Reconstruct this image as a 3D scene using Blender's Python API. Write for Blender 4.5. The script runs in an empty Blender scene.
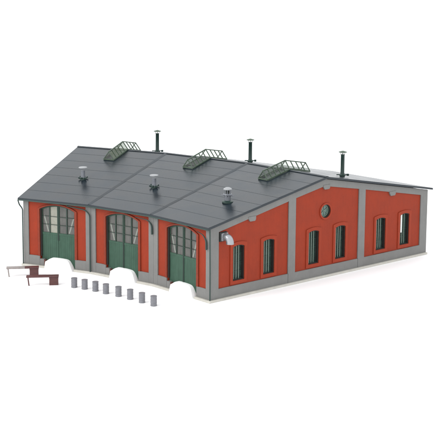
import bpy, bmesh, math, random
from mathutils import Vector, Matrix
from mathutils.geometry import tessellate_polygon
random.seed(4)
SC = bpy.context.scene
COL = SC.collection

# ------------------------------------------------------------------ camera
CAM_C = Vector((-34.622976, -51.996004, 22.653020))
CF = Vector((0.82374625, 0.54796881, -0.14550706))
CR = Vector((0.55386346, -0.83260751, 0.0))
CU = Vector((0.12115027, 0.08059105, 0.98935721))
ROLL = 0.0085579
FPX, CX, CY = 1163.5369, 228.815, 135.028
cr_, sr_ = math.cos(ROLL), math.sin(ROLL)
# image x axis / y axis after roll (image is turned clockwise by ROLL)
RX = CR * cr_ + CU * sr_
UX = CU * cr_ - CR * sr_
cam_d = bpy.data.cameras.new("camera")
cam = bpy.data.objects.new("camera", cam_d)
COL.objects.link(cam)
m = Matrix.Identity(4)
for i in range(3):
    m[i][0] = RX[i]; m[i][1] = UX[i]; m[i][2] = -CF[i]; m[i][3] = CAM_C[i]
cam.matrix_world = m
cam_d.sensor_width = 36
cam_d.lens = FPX / 440 * 36
cam_d.shift_x = -(CX - 220) / 440
cam_d.shift_y = (CY - 220) / 440
cam_d.clip_end = 12000
SC.camera = cam

# ------------------------------------------------------------------ light: white studio surround + one big soft box
w = bpy.data.worlds.new("World"); SC.world = w; w.use_nodes = True
w.node_tree.nodes["Background"].inputs[0].default_value = (0.97, 0.985, 1.0, 1)
w.node_tree.nodes["Background"].inputs[1].default_value = 1.5
def softbox(name, direction, dist, size, power, colour):
    ld = bpy.data.lights.new(name, 'AREA'); ld.shape = 'DISK'; ld.size = size; ld.energy = power; ld.color = colour
    lo = bpy.data.objects.new(name, ld); COL.objects.link(lo)
    t = Vector((38, -2, 2)); d = Vector(direction).normalized()
    lo.location = t + d * dist
    lo.rotation_euler = d.to_track_quat('Z', 'Y').to_euler()
softbox("softbox_lamp", (-0.80, 0.34, 0.62), 90, 40, 30000, (1.0, 0.975, 0.94))
SC.view_settings.view_transform = 'Standard'
SC.view_settings.look = 'None'
SC.view_settings.exposure = 0.0
SC.view_settings.gamma = 1.0

# ------------------------------------------------------------------ materials
def mat(name, col, rough=0.6, metal=0.0, var=0.12, scale=1.2, bump=0.0, bscale=20, spec=0.5, rvar=0.1, streak=0.0, fine=0.0):
    M = bpy.data.materials.new(name); M.use_nodes = True
    nt = M.node_tree; N = nt.nodes; L = nt.links; b = N["Principled BSDF"]
    b.inputs["Metallic"].default_value = metal
    b.inputs["Specular IOR Level"].default_value = spec
    tc = N.new("ShaderNodeTexCoord")
    n1 = N.new("ShaderNodeTexNoise"); n1.inputs["Scale"].default_value = scale; n1.inputs["Detail"].default_value = 6
    n1.inputs["Roughness"].default_value = 0.62
    L.new(tc.outputs["Object"], n1.inputs["Vector"])
    r = N.new("ShaderNodeValToRGB")
    r.color_ramp.elements[0].position = 0.3; r.color_ramp.elements[1].position = 0.72
    r.color_ramp.elements[0].color = (*[c * (1 - var) for c in col], 1)
    r.color_ramp.elements[1].color = (*[min(1, c * (1 + var)) for c in col], 1)
    L.new(n1.outputs["Fac"], r.inputs[0])
    out = r.outputs[0]
    if streak > 0:
        mp = N.new("ShaderNodeMapping"); mp.inputs["Scale"].default_value = (3.2, 3.2, 0.35)
        L.new(tc.outputs["Object"], mp.inputs[0])
        n2 = N.new("ShaderNodeTexNoise"); n2.inputs["Scale"].default_value = 2.2; n2.inputs["Detail"].default_value = 5
        L.new(mp.outputs[0], n2.inputs["Vector"])
        mx = N.new("ShaderNodeMix"); mx.data_type = 'RGBA'; mx.blend_type = 'MULTIPLY'
        r2 = N.new("ShaderNodeValToRGB"); r2.color_ramp.elements[0].position = 0.35; r2.color_ramp.elements[1].position = 0.6
        g = 1 - streak; r2.color_ramp.elements[0].color = (g, g, g, 1)
        L.new(n2.outputs["Fac"], r2.inputs[0])
        mx.inputs["Factor"].default_value = 1
        L.new(out, mx.inputs["A"]); L.new(r2.outputs[0], mx.inputs["B"]); out = mx.outputs["Result"]
    if fine > 0:
        n4 = N.new("ShaderNodeTexNoise"); n4.inputs["Scale"].default_value = 28; n4.inputs["Detail"].default_value = 3
        L.new(tc.outputs["Object"], n4.inputs["Vector"])
        mr4 = N.new("ShaderNodeMapRange"); mr4.inputs["From Min"].default_value = 0.3; mr4.inputs["From Max"].default_value = 0.7
        mr4.inputs["To Min"].default_value = 1 - fine; mr4.inputs["To Max"].default_value = 1 + fine
        L.new(n4.outputs["Fac"], mr4.inputs["Value"])
        vm = N.new("ShaderNodeVectorMath"); vm.operation = 'SCALE'
        L.new(out, vm.inputs[0]); L.new(mr4.outputs[0], vm.inputs["Scale"]); out = vm.outputs[0]
    L.new(out, b.inputs["Base Color"])
    mr = N.new("ShaderNodeMapRange"); mr.inputs["To Min"].default_value = max(0.02, rough - rvar); mr.inputs["To Max"].default_value = min(1, rough + rvar)
    L.new(n1.outputs["Fac"], mr.inputs["Value"]); L.new(mr.outputs[0], b.inputs["Roughness"])
    if bump > 0:
        n3 = N.new("ShaderNodeTexNoise"); n3.inputs["Scale"].default_value = bscale; n3.inputs["Detail"].default_value = 4
        L.new(tc.outputs["Object"], n3.inputs["Vector"])
        bp = N.new("ShaderNodeBump"); bp.inputs["Strength"].default_value = 0.5; bp.inputs["Distance"].default_value = bump
        L.new(n3.outputs["Fac"], bp.inputs["Height"]); L.new(bp.outputs[0], b.inputs["Normal"])
    return M

M_GROUND = mat("white_paper", (0.98, 0.98, 0.98), 0.9, var=0.0, spec=0.1)
M_RED = mat("red_plaster", (0.258, 0.030, 0.010), 0.62, var=0.09, scale=0.8, bump=0.014, bscale=14, streak=0.05, fine=0.07, spec=0.22)
M_REDTRIM = mat("red_trim", (0.265, 0.031, 0.010), 0.58, var=0.08, scale=3, fine=0.05, spec=0.22)
M_DULL = mat("dull_red_surround", (0.20, 0.032, 0.015), 0.6, var=0.12, scale=3, fine=0.06, spec=0.22)
M_GREY = mat("grey_render", (0.170, 0.170, 0.164), 0.6, var=0.08, scale=1.1, bump=0.012, bscale=14, streak=0.03, fine=0.06, spec=0.35)
M_FOUND = mat("cream_base", (0.47, 0.455, 0.41), 0.7, var=0.08, scale=3)
M_WHITE = mat("plain_white", (0.95, 0.95, 0.95), 0.8, var=0.0, spec=0.1)  # gate fillers and the strip of painted window light
M_FELT = mat("roofing_felt", (0.0100, 0.0165, 0.0225), 0.28, var=0.45, scale=0.6, bump=0.003, bscale=9, rvar=0.14, fine=0.12, spec=0.35)
M_EDGE = mat("dark_roof_edge", (0.012, 0.019, 0.026), 0.5, var=0.15, scale=3)
M_PIPE = mat("dark_green_pipe", (0.014, 0.036, 0.030), 0.42, var=0.2, scale=4)
M_DOOR = mat("green_door", (0.040, 0.088, 0.060), 0.55, var=0.12, scale=1.5, streak=0.12, fine=0.08, spec=0.25)
M_DOORD = mat("dark_green_glazing_bar", (0.012, 0.032, 0.022), 0.5, var=0.15, scale=3)
M_REVEAL_SHADE = mat("shaded_reveal", (0.018, 0.014, 0.012), 0.7, var=0.15, scale=3)  # shade of the recessed openings put into the lining colour
M_BAR = mat("pale_green_bar", (0.15, 0.21, 0.17), 0.5, var=0.1, scale=4)
M_GLASS_DOOR = mat("grey_door_glass", (0.080, 0.080, 0.073), 0.22, var=0.22, scale=1.6, streak=0.18, spec=0.5)  # grey glass with mottling and vertical streaks
M_GLASS_LIT = mat("lit_through_glass", (0.25, 0.25, 0.205), 0.3, var=0.10, scale=4)  # brightness seen through the pane put into its colour
M_GLASS_DARK = mat("dark_window_glass", (0.024, 0.040, 0.034), 0.2, var=0.4, scale=2.0)
M_GLASS_TEAL = mat("teal_window_glass", (0.12, 0.19, 0.17), 0.2, var=0.2, scale=6)
M_BRACE = mat("pale_timber_brace", (0.20, 0.215, 0.19), 0.6, var=0.1, scale=6)
M_VENT = mat("grey_zinc", (0.15, 0.16, 0.18), 0.42, metal=0.3, var=0.15, scale=5)
M_CAP = mat("pale_cap", (0.30, 0.31, 0.32), 0.5, var=0.08, scale=5)
M_SILVER = mat("silver_duct", (0.34, 0.35, 0.37), 0.36, metal=0.8, var=0.08, scale=4)
M_LANTERN = mat("green_lantern_frame", (0.058, 0.088, 0.060), 0.5, var=0.15, scale=4)
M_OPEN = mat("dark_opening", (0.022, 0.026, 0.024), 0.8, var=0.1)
M_MAROON = mat("maroon_paint", (0.074, 0.022, 0.022), 0.45, var=0.25, scale=5, fine=0.15, bump=0.01, bscale=16)
M_SHEEN_GREY = mat("sheen_grey", (0.24, 0.21, 0.20), 0.5, var=0.2, scale=5)  # reflected light on the bench top put into the colour; leg alike
M_BARREL = mat("grey_barrel", (0.160, 0.162, 0.178), 0.5, var=0.12, scale=5, fine=0.08)
M_BARRELL = mat("grey_barrel_lid", (0.15, 0.15, 0.165), 0.5, var=0.12, scale=5)
M_FOOT = mat("rusty_brown", (0.10, 0.035, 0.025), 0.6, var=0.2, scale=6)

def clear_glass(name, tint, frost):
    M = bpy.data.materials.new(name); M.use_nodes = True
    nt = M.node_tree; N = nt.nodes; L = nt.links
    N.remove(N["Principled BSDF"]); out = [n for n in N if n.type == 'OUTPUT_MATERIAL'][0]
    tr = N.new("ShaderNodeBsdfTransparent"); tr.inputs[0].default_value = (0.93, 0.95, 0.93, 1)
    df = N.new("ShaderNodeBsdfDiffuse"); df.inputs[0].default_value = (*tint, 1)
    gl = N.new("ShaderNodeBsdfGlossy"); gl.inputs["Roughness"].default_value = 0.08
    m1 = N.new("ShaderNodeMixShader"); m1.inputs[0].default_value = frost
    nz = N.new("ShaderNodeTexNoise"); nz.inputs["Scale"].default_value = 3
    mr = N.new("ShaderNodeMapRange"); mr.inputs["To Min"].default_value = frost * 0.6; mr.inputs["To Max"].default_value = min(1, frost * 1.4)
    L.new(nz.outputs["Fac"], mr.inputs["Value"]); L.new(mr.outputs[0], m1.inputs[0])
    L.new(tr.outputs[0], m1.inputs[1]); L.new(df.outputs[0], m1.inputs[2])
    m2 = N.new("ShaderNodeMixShader"); m2.inputs[0].default_value = 0.045
    L.new(m1.outputs[0], m2.inputs[1]); L.new(gl.outputs[0], m2.inputs[2])
    L.new(m2.outputs[0], out.inputs["Surface"])
    return M
M_CLEAR = clear_glass("clear_lantern_glass", (0.14, 0.18, 0.13), 0.05)
M_MILKY = clear_glass("green_lantern_glass", (0.13, 0.16, 0.11), 0.6)
M_HAZY = clear_glass("hazy_lantern_glass", (0.06, 0.085, 0.06), 0.30)

# ------------------------------------------------------------------ building geometry (metres, origin = centre of the roundhouse circle)
RF, TH, L1, L2, HR, HB, HF = 29.7717, -0.1949977, 10.6762, 11.1297, 7.2207, 5.1392, 5.0
GZ = -0.16
WX = 0.27   # the walls run this far past the fitted length
WL = L1 + L2 + WX
Z = Vector((0, 0, 1))
def ang(k): return (k - 1.5) * TH
def P(R, k, z=0.0):
    return Vector((R * math.cos(ang(k)), R * math.sin(ang(k)), z))
class Frame:
    """local axes of a wall: u along it, z up, n outwards"""
    def __init__(s, a, b):
        s.o = a; s.u = (b - a).normalized(); s.n = s.u.cross(Z); s.len = (b - a).length
    def __call__(s, u, z, n=0.0): return s.o + s.u * u + Z * z + s.n * n
FAC = [Frame(P(RF, k), P(RF, k + 1)) for k in range(3)]
for f in FAC:
    if f.n.x > 0: f.n = -f.n
SIDE = Frame(P(RF, 3), P(RF + L1 + L2, 3))
if SIDE.n.y > 0: SIDE.n = -SIDE.n
LEFT = Frame(P(RF, 0), P(RF + L1 + L2, 0))
if LEFT.n.y < 0: LEFT.n = -LEFT.n

# ------------------------------------------------------------------ object helpers
ORG = {}
def link(name, me, mt, parent, base):
    o = bpy.data.objects.new(name, me); COL.objects.link(o)
    for q in (mt if isinstance(mt, (list, tuple)) else [mt]): me.materials.append(q)
    if parent is not None: o.parent = parent
    return o
def root(name, loc, label, cat, group=None):
    o = bpy.data.objects.new(name, None); COL.objects.link(o); o.location = loc
    o.empty_display_size = 0.3
    o["label"] = label; o["category"] = cat
    if group: o["group"] = group
    ORG[o.name] = Vector(loc)
    return o
def obj(name, bm, mt, parent=None, smooth=False, label=None, bevel=0, split=False):
    """links bm (world coordinates) as one mesh object under parent"""
    if split:
        # one object for each loose piece
        bm.verts.ensure_lookup_table(); seen = set(); first = None; pieces = []
        for v in bm.verts:
            if v in seen: continue
            st = [v]; seen.add(v); isl = []
            while st:
                x = st.pop(); isl.append(x)
                for e in x.link_edges:
                    y = e.other_vert(x)
                    if y not in seen: seen.add(y); st.append(y)
            pieces.append(isl)
        for isl in pieces:
            nb = bmesh.new(); mp = {v: nb.verts.new(v.co) for v in isl}
            for f in {f for v in isl for f in v.link_faces}: nb.faces.new([mp[v] for v in f.verts])
            first = obj(name, nb, mt, parent, smooth, label, bevel)
        bm.free()
        return first
    org = ORG[parent.name] if parent is not None else Vector((0, 0, 0))
    bmesh.ops.remove_doubles(bm, verts=bm.verts, dist=1e-5)
    bmesh.ops.recalc_face_normals(bm, faces=bm.faces)
    bmesh.ops.translate(bm, verts=bm.verts, vec=-org)
    me = bpy.data.meshes.new(name); bm.to_mesh(me); bm.free()
    if smooth:
        for p_ in me.polygons: p_.use_smooth = True
        me.set_sharp_from_angle(angle=math.radians(38))
    o = link(name, me, mt, parent, org)
    ORG[o.name] = org
    if label: o["label"] = label
    if bevel:
        bv = o.modifiers.new("bevel", 'BEVEL'); bv.width = bevel; bv.segments = 2; bv.limit_method = 'ANGLE'
    return o
def plate(bm, F, outer, holes, n0, n1, mi=0):
    """slab with holes between offsets n0 and n1 of frame F; outlines are (u,z) lists"""
    loops = [outer] + list(holes)
    flat = [q for l in loops for q in l]
    tris = tessellate_polygon([[Vector((a, b, 0)) for a, b in l] for l in loops])
    va = [bm.verts.new(F(a, b, n0)) for a, b in flat]; vb = [bm.verts.new(F(a, b, n1)) for a, b in flat]
    def face(vs):
        try: bm.faces.new(vs).material_index = mi
        except ValueError: pass
    for t in tris:
        face([va[i] for i in t]); face([vb[i] for i in reversed(t)])
    s = 0
    for l in loops:
        n = len(l)
        for i in range(n):
            j = (i + 1) % n
            face([va[s + i], va[s + j], vb[s + j], vb[s + i]])
        s += n
def rect(u0, u1, z0, z1): return [(u0, z0), (u1, z0), (u1, z1), (u0, z1)]
def boxf(bm, F, u0, u1, z0, z1, n0, n1): plate(bm, F, rect(u0, u1, z0, z1), [], n0, n1)
def hexa(bm, pts, mi=0):
    """pts: 4 bottom, 4 top world points"""
    v = [bm.verts.new(p_) for p_ in pts]
    for q in ((0, 1, 2, 3), (7, 6, 5, 4), (0, 4, 5, 1), (1, 5, 6, 2), (2, 6, 7, 3), (3, 7, 4, 0)):
        bm.faces.new([v[i] for i in q]).material_index = mi
def bar(bm, a, b, w_, h_, up=Z):
    d = (b - a).normalized(); s = d.cross(up).normalized(); t = s.cross(d).normalized()
    s *= w_ / 2; t *= h_ / 2
    hexa(bm, [a - s - t, a + s - t, a + s + t, a - s + t, b - s - t, b + s - t, b + s + t, b - s + t])
def tube(bm, pts, r, seg=12, cap=True):
    rings = []; prev = None
    for i, p_ in enumerate(pts):
        a = pts[max(0, i - 1)]; b = pts[min(len(pts) - 1, i + 1)]
        d = (b - a).normalized()
        if prev is None:
            s = d.cross(Vector((0.3, 0.9, 0.21))).normalized()
        else:
            s = (prev - d * prev.dot(d)).normalized()
        prev = s; t = d.cross(s); rr = r[i] if isinstance(r, (list, tuple)) else r
        rings.append([bm.verts.new(p_ + (s * math.cos(2 * math.pi * j / seg) + t * math.sin(2 * math.pi * j / seg)) * rr) for j in range(seg)])
    for A, B in zip(rings, rings[1:]):
        for j in range(seg):
            bm.faces.new([A[j], A[(j + 1) % seg], B[(j + 1) % seg], B[j]])
    if cap: bm.faces.new(rings[0]); bm.faces.new(rings[-1])
def lathe(bm, c, prof, seg=24, axis=Z):
    tube(bm, [c + axis * z for r, z in prof], [max(r, 1e-3) for r, z in prof], seg)
def bend(a, b, c, r, n=6):
    """points rounding the corner b of a-b-c with radius r"""
    d0 = (a - b).normalized(); d1 = (c - b).normalized()
    p0 = b + d0 * r; p1 = b + d1 * r
    return [p0.lerp(b, t).lerp(b.lerp(p1, t), t) for t in [i / n for i in range(n + 1)]]
def B(): return bmesh.new()

# ------------------------------------------------------------------ the ground
bm = B(); S = 4000
vs = [bm.verts.new((x, y, GZ)) for x, y in ((-S, -S), (S, -S), (S, S), (-S, S))]; bm.faces.new(vs)
g = obj("ground", bm, M_GROUND); g["kind"] = "structure"

# ------------------------------------------------------------------ engine shed
SHED = root("engine_shed", (P(RF, 1.5).x, 0, GZ), "red and grey model engine shed with three green arched gates under a dark felt roof", "engine shed")

# foundation
bm = B()
fp = [P(RF, k) for k in range(4)] + [P(RF + L1 + L2, k) for k in (3, 2, 1, 0)]
ctr = sum(fp, Vector()) / 8
def out(k, R, d, e):  # footprint corner pushed outwards
    q = P(R, k); rad = q.normalized(); tan = Vector((-math.sin(ang(k)), math.cos(ang(k)), 0))
    return q + rad * e + tan * (d if k == 0 else -d if k == 3 else 0)
pts = [out(0, RF, 0.16, -0.16)]
for k in range(3):
    F = FAC[k]
    pts += [F(1.86, 0, 0.16), F(1.86, 0, -0.335), F(4.38, 0, -0.335), F(4.38, 0, 0.16)]
    pts.append(out(k + 1, RF, 0.16, -0.16))
pts += [out(k, RF + L1 + L2 + WX, 0.16, 0.02) for k in (3, 2, 1, 0)]
v0 = [bm.verts.new(q + Z * GZ) for q in pts]; v1 = [bm.verts.new(q + Z * 0.0) for q in pts]
bm.faces.new(v0); bm.faces.new(list(reversed(v1)))
for i in range(len(pts)):
    j = (i + 1) % len(pts); bm.faces.new([v0[i], v0[j], v1[j], v1[i]])
obj("foundation", bm, M_FOUND, SHED, bevel=0.02)

# ---- front facades
UD0, UD1, UM = 1.40, 4.40, 2.90
ZS, ZC = 4.34, 4.72         # spring and crown of the gate arch
def arch(u0, u1, zs, zc, n=16):
    """points from (u0,zs) to (u1,zs) over the crown zc"""
    um = (u0 + u1) / 2; h = (u1 - u0) / 2; k = zc - zs; R = (h * h + k * k) / (2 * k)
    a = math.asin(h / R)
    return [(um + R * math.sin(-a + 2 * a * i / n), zc - R + R * math.cos(-a + 2 * a * i / n)) for i in range(n + 1)]
def arch_z(u, u0=UD0, u1=UD1, zs=ZS, zc=ZC):
    um = (u0 + u1) / 2; h = (u1 - u0) / 2; k = zc - zs; R = (h * h + k * k) / (2 * k)
    return zc - R + math.sqrt(R * R - (u - um) ** 2)
for k in range(3):
    F = FAC[k]; W = F.len
    # recessed red wall with the gate opening
    bm = B()
    plate(bm, F, [(0.1, 0.0), (UD0, 0.0)] + arch(UD0, UD1, ZS, ZC) + [(UD1, 0.0), (W - 0.1, 0.0), (W - 0.1, 4.96), (0.1, 4.96)], [], -0.34, -0.09)
    wall = obj("front_wall", bm, M_RED, SHED)
    for a, b, e in ((0.0, 0.44, 0), (W - 0.44, W, 1)):
        bm = B(); boxf(bm, F, a + (0.003 if not e else 0), b - (0.003 if e else 0), 0.003, 4.965, -0.36, 0.0)
        obj("pilaster", bm, M_GREY, wall, bevel=0.012)
    for a, b in ((0.44, UD0 - 0.02), (UD1 + 0.02, W - 0.44)):
        bm = B(); boxf(bm, F, a, b, 0.003, 0.72, -0.30, -0.006)
        obj("plinth", bm, M_GREY, wall, bevel=0.012)
    # raised surround of the gate
    bm = B(); ou = arch(UD0 - 0.16, UD1 + 0.20, ZS + 0.03, ZC + 0.10); inn = arch(UD0, UD1, ZS, ZC)
    plate(bm, F, [(UD0 - 0.16, 0.722), (UD0, 0.722)] + inn + [(UD1, 0.722), (UD1 + 0.20, 0.722)] + list(reversed(ou)), [], -0.12, 0.0)
    obj("gate_surround", bm, M_DULL, wall, bevel=0.012)
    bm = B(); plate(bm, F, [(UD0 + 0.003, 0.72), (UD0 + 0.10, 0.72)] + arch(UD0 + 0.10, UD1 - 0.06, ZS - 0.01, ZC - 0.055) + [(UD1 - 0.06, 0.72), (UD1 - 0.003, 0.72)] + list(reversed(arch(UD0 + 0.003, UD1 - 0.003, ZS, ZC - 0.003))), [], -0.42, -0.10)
    obj("gate_shade_liner", bm, M_REVEAL_SHADE, wall)  # dark lining, jamb shade painted into its colour
    # brown foot at the left jamb, added white filler for the cut-out gate bottom
    bm = B(); boxf(bm, F, UD0 - 0.015, 1.74, 0.003, 0.50, -0.33, -0.012)
    obj("door_step", bm, M_GREY, wall, bevel=0.012)
    bm = B(); boxf(bm, F, 1.745, 1.85, 0.0, 0.46, -0.30, -0.02)
    obj("jamb_foot", bm, M_FOOT, wall, bevel=0.01)
    top_ = [(1.92, 0.36), (2.10, 0.47), (2.30, 0.61), (2.52, 0.675), (3.62, 0.655), (3.90, 0.54), (4.12, 0.20), (4.30, GZ + 0.02)]
    for _ in range(3):   # round the outline
        top_ = [top_[0]] + [q for p0, p1 in zip(top_, top_[1:]) for q in ((p0[0] * 0.75 + p1[0] * 0.25, p0[1] * 0.75 + p1[1] * 0.25), (p0[0] * 0.25 + p1[0] * 0.75, p0[1] * 0.25 + p1[1] * 0.75))] + [top_[-1]]
    bm = B(); plate(bm, F, [(1.92, GZ)] + top_ + [(4.31, GZ)], [], -0.33, 0.012)
    # lean the front face back so that the filler slopes
    for v in bm.verts:
        n_ = (v.co - F.o).dot(F.n)
        if n_ > 0: v.co += F.n * (0.30 * (0.7 - v.co.z))
    obj("cutout_filler", bm, M_WHITE, SHED)
    # gate leaves
    for s in (0, 1):
        u0, u1 = (UD0 + 0.05, UM - 0.012) if s == 0 else (UM + 0.012, UD1 - 0.05)
        bm = B(); n = 8; st = (u1 - u0) / n
        for i in range(n):
            boxf(bm, F, u0 + i * st + 0.0035, u0 + (i + 1) * st - 0.0035, GZ + 0.03, 2.44, -0.29, -0.240 + random.uniform(-0.004, 0.004))
        boxf(bm, F, u0 + 0.001, u1 - 0.001, GZ + 0.02, 2.43, -0.32, -0.252)
        boxf(bm, F, u0, u1, 2.40, 2.52, -0.31, -0.222)
        leaf = obj("gate_leaf", bm, M_DOOR, SHED, bevel=0)
        # glazed upper frame
        sw = 0.11; um = (u0 + u1) / 2
        outer = [(u0, 2.522), (u1, 2.522)] + [(u1 - (u1 - u0) * i / 8, arch_z(u1 - (u1 - u0) * i / 8) - 0.06) for i in range(9)]
        def hole(a, b):
            return [(a, 2.56), (b, 2.56)] + [(b - (b - a) * i / 4, arch_z(b - (b - a) * i / 4) - 0.14) for i in range(5)]
        ca, cb = (u0 + sw * 0.75, um - 0.035), (um + 0.035, u1 - sw * 0.75)
        bm = B(); plate(bm, F, outer, [hole(*ca), hole(*cb)], -0.31, -0.225)
        obj("glazing_frame", bm, M_DOOR, leaf)
        bm = B()
        boxf(bm, F, um - 0.04, um + 0.04, 2.53, arch_z(um) - 0.10, -0.24, -0.205)
        for zz in (3.18, 3.80):
            boxf(bm, F, u0 + 0.03, u1 - 0.03, zz - 0.014, zz + 0.014, -0.25, -0.212)
        # dark meeting edge of the two leaves
        e = u1 if s == 0 else u0
        boxf(bm, F, *( (e - 0.045, e - 0.002) if s == 0 else (e + 0.002, e + 0.06)), 2.0 if k == 0 else 0.5, arch_z(e) - 0.075, -0.30, -0.205)
        obj("glazing_bar", bm, M_DOORD, leaf)
        for ci, (a, b) in enumerate((ca, cb)):
            pale = (k == 0 and s == 0 and ci == 1)  # one pane painted pale for light seen through the shed
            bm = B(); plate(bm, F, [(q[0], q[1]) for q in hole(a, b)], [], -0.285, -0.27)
            obj("pane", bm, M_GLASS_LIT if pale else M_GLASS_DOOR, leaf, label="pane painted pale for light seen through it, beside dark ones" if pale else None)
        bm = B()
        a0, a1 = (ca if s == 0 else cb)
        if s == 0: q0, q1 = F(a0 + 0.14, 3.85, -0.262), F(a1 - 0.10, 2.62, -0.262)
        else: q0, q1 = F(a1 - 0.06, 3.80, -0.262), F(a0 + 0.16, 2.62, -0.262)
        bar(bm, q0, q1, 0.12, 0.012, up=F.n)
        obj("diagonal_brace", bm, M_BRACE, leaf)

# ---- side wall facing the camera
def wtop(u):
    return HF + u * (HR - HF) / L1 if u < L1 else HR - (u - L1) * (HR - HB) / L2

WL = L1 + L2 + WX
WIN = [2.55, 5.33, 9.70, 12.44, 16.80, 19.50]
WW, WZ0, WZ1, WZC = 0.52, 1.0, 3.38, 3.50
def win_outline(c, g=0.0):
    return [(c - WW - g, WZ0 - g), (c + WW + g, WZ0 - g)] + list(reversed(arch(c - WW - g, c + WW + g, WZ1 + g, WZC + g, 8)))
def circ(c, z, r, n=28): return [(c + r * math.cos(2 * math.pi * i / n), z + r * math.sin(2 * math.pi * i / n)) for i in range(n)]
RC, RZ, RR = 10.87, 4.78, 0.50
bm = B()
ol = [(0.0, 0.0), (WL, 0.0), (WL, wtop(WL) - 0.02), (L1, HR - 0.02), (0.0, HF - 0.02)]
ol = [(0.02, 0.002), (WL - 0.02, 0.002), (WL - 0.02, wtop(WL) - 0.04), (L1, HR - 0.03), (0.02, HF - 0.03)]
plate(bm, SIDE, ol, [win_outline(c) for c in WIN] + [circ(RC, RZ, RR)], -0.34, -0.09)
sw_ = obj("side_wall", bm, M_RED, SHED)
# grey frame of plinth, pilasters and gable band as one rendered face with three openings
BAYS = [(0.74, 7.15), (7.84, 14.28), (14.98, 21.28)]
BAND = 0.50
holes = []
for a, b in BAYS:
    h = [(a, 0.68), (b, 0.68), (b, wtop(b) - BAND)]
    if a < L1 < b: h.append((L1, HR - BAND - 0.04))
    h.append((a, wtop(a) - BAND)); holes.append(h)
bm = B(); plate(bm, SIDE, [(0.0, 0.0), (WL, 0.0), (WL, wtop(WL) - 0.02), (L1, HR - 0.01), (0.0, HF - 0.01)], holes, -0.14, 0.0)
obj("grey_wall_frame", bm, M_GREY, sw_, bevel=0.014)
bm = B()
for u_ in (7.155, 14.285):
    boxf(bm, SIDE, u_ - 0.012, u_ + 0.012, 0.0, 0.70, -0.02, 0.004)
obj("plinth_joint", bm, M_OPEN, sw_, split=True)
for c in (3.72, 10.87, 17.98):
    bm = B(); t = wtop(c) - BAND + 0.06
    plate(bm, SIDE, [(c - 0.36, t + 0.02), (c - 0.36, t - 0.10), (c - 0.22, t - 0.32), (c + 0.24, t - 0.32), (c + 0.32, t - 0.20), (c + 0.32, t + 0.02)], [], -0.12, 0.035)
    obj("corbel", bm, M_GREY, sw_, bevel=0.02)
for i, c in enumerate(WIN):
    bm = B(); plate(bm, SIDE, win_outline(c, 0.24), [win_outline(c, 0.0)], -0.12, -0.028)
    win = obj("window", bm, M_REDTRIM, SHED, bevel=0.012)
    ORG[win.name] = ORG[SHED.name]
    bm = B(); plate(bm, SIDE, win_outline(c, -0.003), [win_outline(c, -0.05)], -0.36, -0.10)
    obj("reveal_shade_liner", bm, M_REVEAL_SHADE, win)  # dark frame lining with the recess shade painted in
    bm = B()
    for q in (-0.27, -0.06, 0.17):
        boxf(bm, SIDE, c + q - 0.024, c + q + 0.024, WZ0 + 0.03, WZC - 0.06, -0.31, -0.25)
    obj("glazing_bar", bm, M_BAR, win, split=True)
    bm = B(); boxf(bm, SIDE, c - WW + 0.04, c + WW - 0.04, WZ0 + 0.04, WZ0 + 0.10, -0.32, -0.262)
    for zz in (1.6, 2.22, 2.84):
        boxf(bm, SIDE, c - WW + 0.04, c + WW - 0.04, zz - 0.014, zz + 0.014, -0.318, -0.272)
    obj("cross_bar", bm, M_PIPE, win, split=True)
    bm = B(); plate(bm, SIDE, win_outline(c, -0.02), [], -0.345, -0.325)
    obj("pane", bm, M_GLASS_DARK, win)
    if i == 5:  # white strip added for the brightness seen through this window
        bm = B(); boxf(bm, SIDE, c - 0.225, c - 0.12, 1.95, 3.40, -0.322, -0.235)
        obj("painted_light_strip", bm, M_WHITE, win, label="white strip painted for light seen through the left upper half of the window")
# round window
bm = B(); plate(bm, SIDE, circ(RC, RZ, RR + 0.12), [circ(RC, RZ, RR)], -0.11, -0.03)
rw = obj("round_window", bm, M_REDTRIM, SHED)
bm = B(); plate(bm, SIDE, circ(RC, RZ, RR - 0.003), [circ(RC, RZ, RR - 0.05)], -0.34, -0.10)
obj("reveal_shade_liner", bm, M_REVEAL_SHADE, rw)  # recess shade of the round opening painted on the lining
bm = B(); plate(bm, SIDE, circ(RC, RZ, RR - 0.05), [circ(RC, RZ, RR - 0.12)], -0.30, -0.24)
for a in range(3):
    t = math.pi * a / 3 + 0.5; d_ = SIDE.u * math.cos(t) + Z * math.sin(t); c_ = SIDE(RC, RZ, -0.262)
    bar(bm, c_ - d_ * 0.42, c_ + d_ * 0.42, 0.03, 0.03, up=SIDE.n)
obj("glazing_bar", bm, M_BAR, rw)
bm = B(); plate(bm, SIDE, circ(RC, RZ, RR - 0.02), [], -0.33, -0.30)
obj("pane", bm, M_GLASS_TEAL, rw)
# far side and rear walls (out of sight from the photograph's spot)
bm = B(); plate(bm, LEFT, [(0.02, 0.002), (WL - 0.02, 0.002), (WL - 0.02, wtop(WL) - 0.04), (L1, HR - 0.03), (0.02, HF - 0.03)], [], -0.3, -0.06)
lw = obj("side_wall", bm, M_RED, SHED, label="plain red far side wall")
bm = B(); plate(bm, LEFT, [(0.0, 0.0), (WL, 0.0), (WL, wtop(WL) - 0.02), (L1, HR - 0.01), (0.0, HF - 0.01)], holes, -0.14, 0.0)
obj("grey_wall_frame", bm, M_GREY, lw)
for k in range(3):
    a, b = P(RF + WL, k), P(RF + WL, k + 1)
    F = Frame(a, b)
    if F.n.x < 0: F.n = -F.n
    bm = B(); boxf(bm, F, 0.10, F.len - 0.10, 0.002, HB - 0.10, -0.3, -0.06)
    rwall = obj("rear_wall", bm, M_RED, SHED)
    for a_ in (0.08, F.len - 0.60):
        bm = B(); boxf(bm, F, a_, a_ + 0.5, 0.003, HB - 0.09, -0.32, 0.0); obj("pilaster", bm, M_GREY, rwall)

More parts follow.
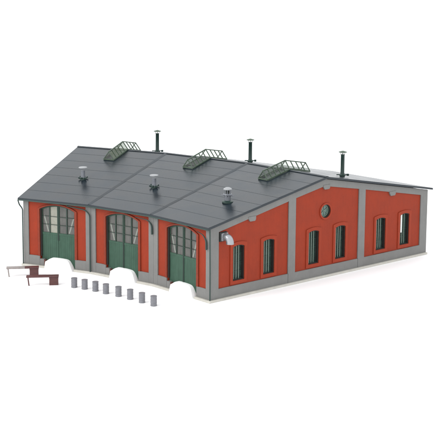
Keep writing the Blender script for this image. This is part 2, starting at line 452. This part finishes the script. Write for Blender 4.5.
# ---- roof: three sections, each a front and a rear slope of lapped felt strips
def sec(k, r, t, dz, pad=0.0):
    """point on roof section k: r radial distance past the facade plane, t tangential"""
    am = ang(k + 0.5); er = Vector((math.cos(am), math.sin(am), 0)); et = Vector((math.sin(am), -math.cos(am), 0))
    ch = math.cos(TH / 2)
    l1 = L1 * ch; l2 = L2 * ch
    z = HF + r * (HR - HF) / l1 if r <= l1 else HR - (r - l1) * (HR - HB) / l2
    return er * (RF * ch + r) + et * t + Z * (z + dz)
CH = math.cos(TH / 2); l1, l2 = L1 * CH, L2 * CH
TT = 0.20   # roof surface above the wall line
ROOF = []
def half(r): return (RF * CH + r) * math.tan(abs(TH) / 2)
for k in range(3):
    ovl = 0.30 if k == 0 else 0.0; ovr = 0.20 if k == 2 else 0.0
    def edge(r): return (-half(r) - ovl, half(r) + ovr)
    bm = B()
    # deck with dark edges
    r0, r1, r2 = -0.34, l1, l1 + l2 + 0.62
    for ra, rb in ((r0, r1), (r1, r2)):
        pts = []
        for dz in (TT - 0.17, TT - 0.03):
            (a0, a1), (b0, b1) = edge(ra), edge(rb)
            e_ = 0.0
            pts += [sec(k, ra, a0, dz), sec(k, ra, a1, dz), sec(k, rb, b1, dz), sec(k, rb, b0, dz)]
        hexa(bm, pts)
    roof = obj("roof", bm, M_EDGE, SHED); ROOF.append(roof)
    ni = 0.035
    bm = B()
    for ra, rb, n in ((r0 + 0.02, r1, 7), (r1, r2 - 0.02, 7)):
        for i in range(n):
            j0, j1 = ra + (rb - ra) * i / n, ra + (rb - ra) * (i + 1) / n
            up = rb > l1 + 0.5
            lo_, hi_ = (0.010, 0.006) if not up else (0.006, 0.010)
            (a0, a1), (b0, b1) = edge(j0), edge(j1)
            li = ni if k == 0 else 0.0; ri = ni if k == 2 else 0.0
            a0 += li; b0 += li; a1 -= ri; b1 -= ri
            base = TT - 0.03
            hexa(bm, [sec(k, j0, a0, base - 0.004), sec(k, j0, a1, base - 0.004), sec(k, j1, b1, base - 0.004), sec(k, j1, b0, base - 0.004),
                      sec(k, j0, a0, base + lo_ + 0.004), sec(k, j0, a1, base + lo_ + 0.004), sec(k, j1, b1, base + hi_), sec(k, j1, b0, base + hi_)])
    me_o = obj("felt_strips", bm, M_FELT, roof)
    # raised seam where this section meets the next
    if k > 0:
        ra, rb = r0 + 0.02, l1 - 0.16
        bm = B(); h0, h1 = half(ra), half(rb)
        hexa(bm, [sec(k, ra, -h0 - 0.02, TT - 0.02), sec(k, ra, -h0 + 0.22, TT - 0.02), sec(k, rb, -h1 + 0.22, TT - 0.02), sec(k, rb, -h1 - 0.02, TT - 0.02),
                  sec(k, ra, -h0 - 0.02, TT + 0.03), sec(k, ra, -h0 + 0.22, TT - 0.014), sec(k, rb, -h1 + 0.22, TT - 0.014), sec(k, rb, -h1 - 0.02, TT + 0.035)])
        obj("valley_seam", bm, M_FELT, roof)
    # ridge cap
    bm = B(); (a0, a1) = edge(l1)
    for sgn in (-1, 1):
        q = l1 + sgn * 0.16
        (c0, c1) = edge(q)
        hexa(bm, [sec(k, l1, a0, TT - 0.01), sec(k, l1, a1, TT - 0.01), sec(k, q, c1, TT - 0.01), sec(k, q, c0, TT - 0.01),
                  sec(k, l1, a0, TT + 0.035), sec(k, l1, a1, TT + 0.035), sec(k, q, c1, TT + 0.022), sec(k, q, c0, TT + 0.022)])
    obj("ridge_cap", bm, M_FELT, roof)
    # gutter under the front eave
    bm = B(); (a0, a1) = edge(-0.36)
    A_, B_ = sec(k, -0.34, a0, 0.0), sec(k, -0.34, a1, 0.0)
    tube(bm, [A_ + Z * 0.03, B_ + Z * 0.03], 0.05, 10)
    obj("gutter", bm, M_PIPE, SHED, smooth=True)

# ---- vents, chimneys and lanterns
def pot(k, r, t):
    c = sec(k, r, t, TT)
    bm = B()
    lathe(bm, c - Z * 0.12, [(0.18, 0), (0.18, 0.18), (0.165, 0.22), (0.16, 0.80)], 20)
    o = obj("roof_vent", bm, M_VENT, SHED, smooth=True)
    bm = B(); lathe(bm, c + Z * 0.70, [(0.10, 0), (0.17, 0.0), (0.17, 0.14), (0.1, 0.16)], 20); obj("neck_ring", bm, M_DOORD, o, smooth=True)
    bm = B(); lathe(bm, c + Z * 0.85, [(0.28, 0), (0.33, 0.015), (0.33, 0.065), (0.30, 0.08), (0.02, 0.10)], 28); obj("cap", bm, M_CAP, o, smooth=True)
    bm = B(); lathe(bm, c - Z * 0.10, [(0.24, 0), (0.23, 0.14), (0.17, 0.22)], 20)
    for j in range(6):
        a = j * math.pi / 3 + 0.3; d = Vector((math.cos(a), math.sin(a), 0))
        bar(bm, c + d * 0.15 + Z * 0.02, c + d * 0.37 + Z * (0.10 + 0.06 * (j % 2)), 0.09, 0.10)
    obj("base_bracket", bm, M_PIPE, o)
    bm = B()
    for j in range(6):
        a = j * math.pi / 3 + 0.3; d = Vector((math.cos(a), math.sin(a), 0))
        bar(bm, c + d * 0.30 + Z * (0.13 + 0.05 * (j % 2)), c + d * 0.38 + Z * (0.17 + 0.05 * (j % 2)), 0.06, 0.03)
    obj("bracket_tip", bm, M_VENT, o, split=True)
pot(0, 4.10, -0.06); pot(1, 4.06, -0.14)
def tall_vent(k, r, t):
    c = sec(k, r, t, TT)
    bm = B(); lathe(bm, c - Z * 0.12, [(0.22, 0), (0.21, 0.45), (0.18, 0.62), (0.16, 0.66)], 20)
    for j in range(8):
        a = j * math.pi / 4; d = Vector((math.cos(a), math.sin(a), 0)); bar(bm, c + d * 0.20 + Z * 0.0, c + d * 0.19 + Z * 0.42, 0.05, 0.05)
    o = obj("roof_ventilator", bm, M_VENT, SHED, smooth=True, label="silver tiered ventilator near the corner eave")
    bm = B(); lathe(bm, c - Z * 0.06, [(0.40, 0), (0.40, 0.10), (0.28, 0.16), (0.22, 0.17)], 24); obj("base_ring", bm, M_PIPE, o, smooth=True)
    bm = B(); lathe(bm, c + Z * 0.50, [(0.30, 0), (0.34, 0.02), (0.30, 0.09), (0.12, 0.12)], 24)
    for a in (0.4, 2.0, 3.5, 5.1):
        d = Vector((math.cos(a), math.sin(a), 0)); bar(bm, c + d * 0.2 + Z * 0.42, c + d * 0.46 + Z * 0.46, 0.10, 0.06)
    obj("middle_flange", bm, M_VENT, o, smooth=True)
    bm = B(); lathe(bm, c + Z * 0.60, [(0.13, 0), (0.13, 0.26)], 16); obj("dark_throat", bm, M_OPEN, o, smooth=True)
    bm = B()
    for a in range(4):
        t_ = a * math.pi / 2 + 0.5; d = Vector((math.cos(t_), math.sin(t_), 0)); bar(bm, c + d * 0.2 + Z * 0.58, c + d * 0.2 + Z * 0.90, 0.05, 0.05, up=d)
    obj("cap_strut", bm, M_VENT, o, split=True)
    bm = B(); lathe(bm, c + Z * 0.86, [(0.26, 0), (0.31, 0.03), (0.29, 0.10), (0.16, 0.17), (0.02, 0.19)], 24); obj("cap", bm, M_CAP, o, smooth=True)
tall_vent(2, 3.78, 0.74)
def chimney(k, r, t, h):
    c = sec(k, r, t, TT)
    bm = B(); lathe(bm, c - Z * 0.10, [(0.20, 0), (0.19, 0.25), (0.155, 0.35), (0.15, h * 0.5), (0.145, h - 0.22), (0.16, h - 0.20), (0.16, h - 0.16)], 20)
    o = obj("chimney", bm, M_PIPE, SHED, smooth=True)
    bm = B(); top = c + Z * (h - 0.10)
    lathe(bm, top, [(0.30, 0), (0.33, 0.015), (0.30, 0.045), (0.03, 0.13)], 24); obj("chimney_cap", bm, M_LANTERN, o, smooth=True)
    bm = B()
    for j in range(4):
        a = j * math.pi / 2 + 0.6; d = Vector((math.cos(a), math.sin(a), 0)); bar(bm, top + d * 0.12 - Z * 0.17, top + d * 0.17 + Z * 0.03, 0.035, 0.035, up=d)
    obj("cap_strut", bm, M_PIPE, o, split=True)
    bm = B()
    for a in (-0.98, 0.6, 2.16, 3.74):
        d = Vector((math.cos(a), math.sin(a), 0)); bar(bm, c + d * 0.12 + Z * 0.14, c + d * 0.45 + Z * 0.14, 0.07, 0.07)
        if a in (-0.98, 3.74): bar(bm, c + d * 0.33 + Z * 0.14, c + d * 0.50 + Z * 0.14, 0.15, 0.15)
    lathe(bm, c + Z * 0.04, [(0.22, 0), (0.24, 0.08), (0.17, 0.14)], 16)
    obj("base_bracket", bm, M_PIPE, o)
chimney(0, 14.0, 1.52, 1.90); chimney(1, 14.5, 1.72, 1.92); chimney(2, 14.7, 2.22, 1.97)

def lantern(k, ra, rb, hw, h, gfront, opening, lab=None):
    n1, n2 = 5, 4
    rs = [ra + (l1 - ra) * i / n1 for i in range(n1 + 1)] + [l1 + (rb - l1) * i / n2 for i in range(1, n2 + 1)]
    base = TT + 0.01
    Lp = [sec(k, r, -hw, base + 0.04) for r in rs]; Rp = [sec(k, r, hw, base + 0.04) for r in rs]; Tp = [sec(k, r, 0, base + h) for r in rs]
    bm = B(); w1 = 0.060
    for A_ in (Lp, Rp):
        for a, b in zip(A_, A_[1:]): bar(bm, a, b, w1 * 1.2, w1 * 1.6)
    for a, b in zip(Tp, Tp[1:]): bar(bm, a, b, w1 * 1.3, w1 * 1.3)
    for i in range(len(rs)):
        ww = w1
        bar(bm, Rp[i], Tp[i], ww, ww)
        if i in (0, n1, len(rs) - 1): bar(bm, Lp[i], Tp[i], ww, ww)
    bar(bm, Lp[0], Rp[0], w1 * 1.3, w1 * 1.5); bar(bm, Lp[-1], Rp[-1], w1 * 1.3, w1 * 1.5)
    o = obj("roof_lantern", bm, M_LANTERN, SHED, label=lab)
    for A_ in (Lp, Rp):
        for i0, i1, gm in ((0, n1, gfront), (n1, len(rs) - 1, M_CLEAR)):
            bm = B()
            for i in range(i0, i1):
                q = [A_[i], A_[i + 1], Tp[i + 1], Tp[i]]
                bm.faces.new([bm.verts.new(p_ - Z * 0.02) for p_ in q])
            bmesh.ops.remove_doubles(bm, verts=bm.verts, dist=1e-4)
            obj("glass", bm, gm, o)
    bm = B()
    for A_, T_, B_2 in ((Lp[0], Tp[0], Rp[0]), (Lp[-1], Tp[-1], Rp[-1])):
        bm.faces.new([bm.verts.new(p_) for p_ in (A_, B_2, T_)])
    obj("end_glass", bm, M_CLEAR, o, split=True)
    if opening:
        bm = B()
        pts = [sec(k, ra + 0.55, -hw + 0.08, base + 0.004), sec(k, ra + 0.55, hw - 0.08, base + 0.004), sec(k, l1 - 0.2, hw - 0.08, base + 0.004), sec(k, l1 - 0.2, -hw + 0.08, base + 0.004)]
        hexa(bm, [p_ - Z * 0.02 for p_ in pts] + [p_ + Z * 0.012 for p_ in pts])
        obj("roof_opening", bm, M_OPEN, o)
lantern(0, 8.20, 12.95, 0.47, 0.66, M_MILKY, False, "roof lantern with pale green panes")
lantern(1, 8.20, 12.95, 0.47, 0.66, M_CLEAR, True, "roof lantern over a dark opening")
lantern(2, 8.20, 12.95, 0.47, 0.66, M_HAZY, False)

# ---- rainwater pipes
def pipe(pts, corners, r=0.055, taper=False):
    path = [pts[0]]
    for i in range(1, len(pts) - 1):
        path += bend(pts[i - 1], pts[i], pts[i + 1], corners)
    path.append(pts[-1])
    n = len(path) - 1
    if taper: r = [r * (0.5 + 0.7 * i / n) for i in range(n + 1)]
    bm = B(); tube(bm, path, r, 10)
    return obj("downpipe", bm, M_PIPE, SHED, smooth=True)
# left corner: swan neck from the eave tip, then full height
F = FAC[0]
pipe([sec(0, -0.36, -half(-0.34) - 0.26, 0.0), F(-0.26, 4.55, 0.14), F(-0.04, 4.25, 0.05), F(-0.04, -0.02, 0.05)], 0.16, 0.05)
# between first and second gate: full height with a long horizontal run below the eave
F = FAC[0]
pipe([F(3.9, 4.84, 0.22), F(5.42, 4.62, 0.12), F(5.78, 4.30, 0.12), F(5.78, -0.02, 0.12)], 0.22, 0.046)
F = FAC[1]
pipe([F(4.3, 4.70, 0.16), F(5.42, 4.62, 0.14), F(5.72, 4.30, 0.10), F(5.74, 3.62, 0.10)], 0.22, 0.058, True)
F = FAC[2]
pipe([F(4.6, 4.62, 0.10), F(5.18, 4.50, 0.12), F(5.48, 4.15, 0.10), F(5.50, 3.50, 0.10)], 0.2, 0.056, True)
pipe([F(5.80, 4.95, 0.06), F(5.83, 2.0, 0.045), F(5.83, -0.02, 0.045)], 0.2, 0.045)

# ---- silver exhaust elbow
bm = B()
a = SIDE(1.12, 4.30, -0.05); b = SIDE(1.20, 4.30, 0.60); c = SIDE(1.24, 3.55, 0.62)
path = [a] + bend(a, b, c, 0.36, 10) + [SIDE(1.22, 3.90, 0.605)]
tube(bm, path, 0.265, 24, cap=True)
duct = obj("exhaust_duct", bm, M_SILVER, SHED, smooth=True)
bm = B(); boxf(bm, SIDE, 0.80, 1.44, 3.97, 4.62, -0.10, 0.03); obj("wall_flange", bm, M_OPEN, duct, bevel=0.01)
bm = B(); boxf(bm, SIDE, 0.86, 1.42, 4.04, 4.57, 0.02, 0.18); obj("duct_collar", bm, M_SILVER, duct, bevel=0.03)
bm = B(); lathe(bm, SIDE(1.22, 3.88, 0.605), [(0.28, 0), (0.28, 0.06)], 20); obj("outlet_rim", bm, M_SILVER, duct, smooth=True)

# ------------------------------------------------------------------ maroon benches in front of the shed
def bench(p_, q_, label, shiny):
    """p_ = ground point under the leg end, q_ = ground point under the cabinet end"""
    p_ = Vector((*p_, GZ)); q_ = Vector((*q_, GZ)); d = (q_ - p_).normalized(); Ln = (q_ - p_).length
    r = root("workbench", p_, label, "bench", "maroon benches lying before the shed")
    Fb = Frame(p_, q_)
    if Fb.n.dot(CF) > 0: Fb.n = -Fb.n
    bm = B(); boxf(bm, Fb, -0.14, Ln + 0.03, 0.59, 0.70, -0.42, 0.0)
    top = obj("bench_top", bm, M_MAROON, r, bevel=0.015)
    if shiny:  # sheen on the top painted as a grey strip
        bm = B(); boxf(bm, Fb, -0.143, Ln * 0.55, 0.60, 0.708, -0.42, 0.006); obj("sheen_edge", bm, M_SHEEN_GREY, top, bevel=0.015, label="grey sheen painted on the front half of the bench top")
    bm = B(); boxf(bm, Fb, Ln - 0.64, Ln, 0.0, 0.588, -0.38, -0.02)
    boxf(bm, Fb, Ln - 0.655, Ln + 0.015, 0.50, 0.56, -0.40, -0.002)
    cab = obj("cabinet", bm, M_MAROON, r, bevel=0.012)
    bm = B()
    for zz in (0.14, 0.29, 0.44): boxf(bm, Fb, Ln - 0.58, Ln - 0.06, zz - 0.012, zz + 0.012, -0.03, -0.012)
    obj("drawer_rail", bm, M_FOOT, cab, split=True)
    bm = B(); a_ = Fb(-0.02, 0.59, -0.08); b_ = Fb(0.05, 0.0, -0.08); bar(bm, a_, b_, 0.09, 0.09, up=Fb.n)
    obj("leg", bm, M_SHEEN_GREY if shiny else M_MAROON, r, bevel=0.01)
    return r
bench((25.36, 7.17), (26.80, 5.54), "maroon bench with grey sheen painted on half its top, the one nearer the shed", True)
bench((24.45, 4.34), (25.83, 2.73), "all maroon bench whose top overlaps the other bench's cabinet, nearer the viewer", False)

# ------------------------------------------------------------------ eight grey barrels in a row
SPOTS = [(26.092, 1.459), (26.186, 0.573), (26.237, -0.376), (26.18, -1.376), (26.165, -2.506), (26.08, -3.604), (25.908, -4.762), (25.772, -5.863)]
ordn = ["leftmost barrel of the row, nearest the maroon benches", "second barrel from the left end of the row", "third barrel from the left end of the row",
        "fourth barrel from the left end of the row", "fifth barrel from the left, after the widest gap", "sixth barrel from the left, third from the right end",
        "seventh barrel from the left, next to last", "rightmost barrel of the row, nearest the viewer"]
def make_barrel():
    c = Vector((*SPOTS[0], GZ))
    r = root("barrel", c, "grey ribbed " + ordn[0], "barrel", "grey barrels in a row before the shed")
    prof = [(0.205, 0.0), (0.225, 0.015), (0.225, 0.05), (0.212, 0.07)]
    for z0 in (0.235, 0.445):
        prof += [(0.214, z0 - 0.03), (0.222, z0 - 0.008), (0.222, z0 + 0.012), (0.214, z0 + 0.035)]
    prof += [(0.212, 0.63), (0.225, 0.65), (0.225, 0.685), (0.205, 0.69), (0.2, 0.66)]
    bm = B(); lathe(bm, c, prof, 28); obj("drum", bm, M_BARREL, r, smooth=True)
    bm = B(); lathe(bm, c + Z * 0.655, [(0.198, 0), (0.198, 0.012), (0.06, 0.012), (0.05, 0.025)], 24)
    lathe(bm, c + Z * 0.66 + Vector((0.1, 0.04, 0)), [(0.035, 0), (0.035, 0.022)], 10)
    obj("lid", bm, M_BARRELL, r, smooth=True)
    return r
b0 = make_barrel()
for i in range(1, 8):
    r = b0.copy(); COL.objects.link(r); r.location = (*SPOTS[i], GZ)
    r.rotation_euler = (0, 0, random.uniform(0, 6)); r["label"] = "grey ribbed " + ordn[i]
    for ch in list(b0.children):
        q = ch.copy(); COL.objects.link(q); q.parent = r
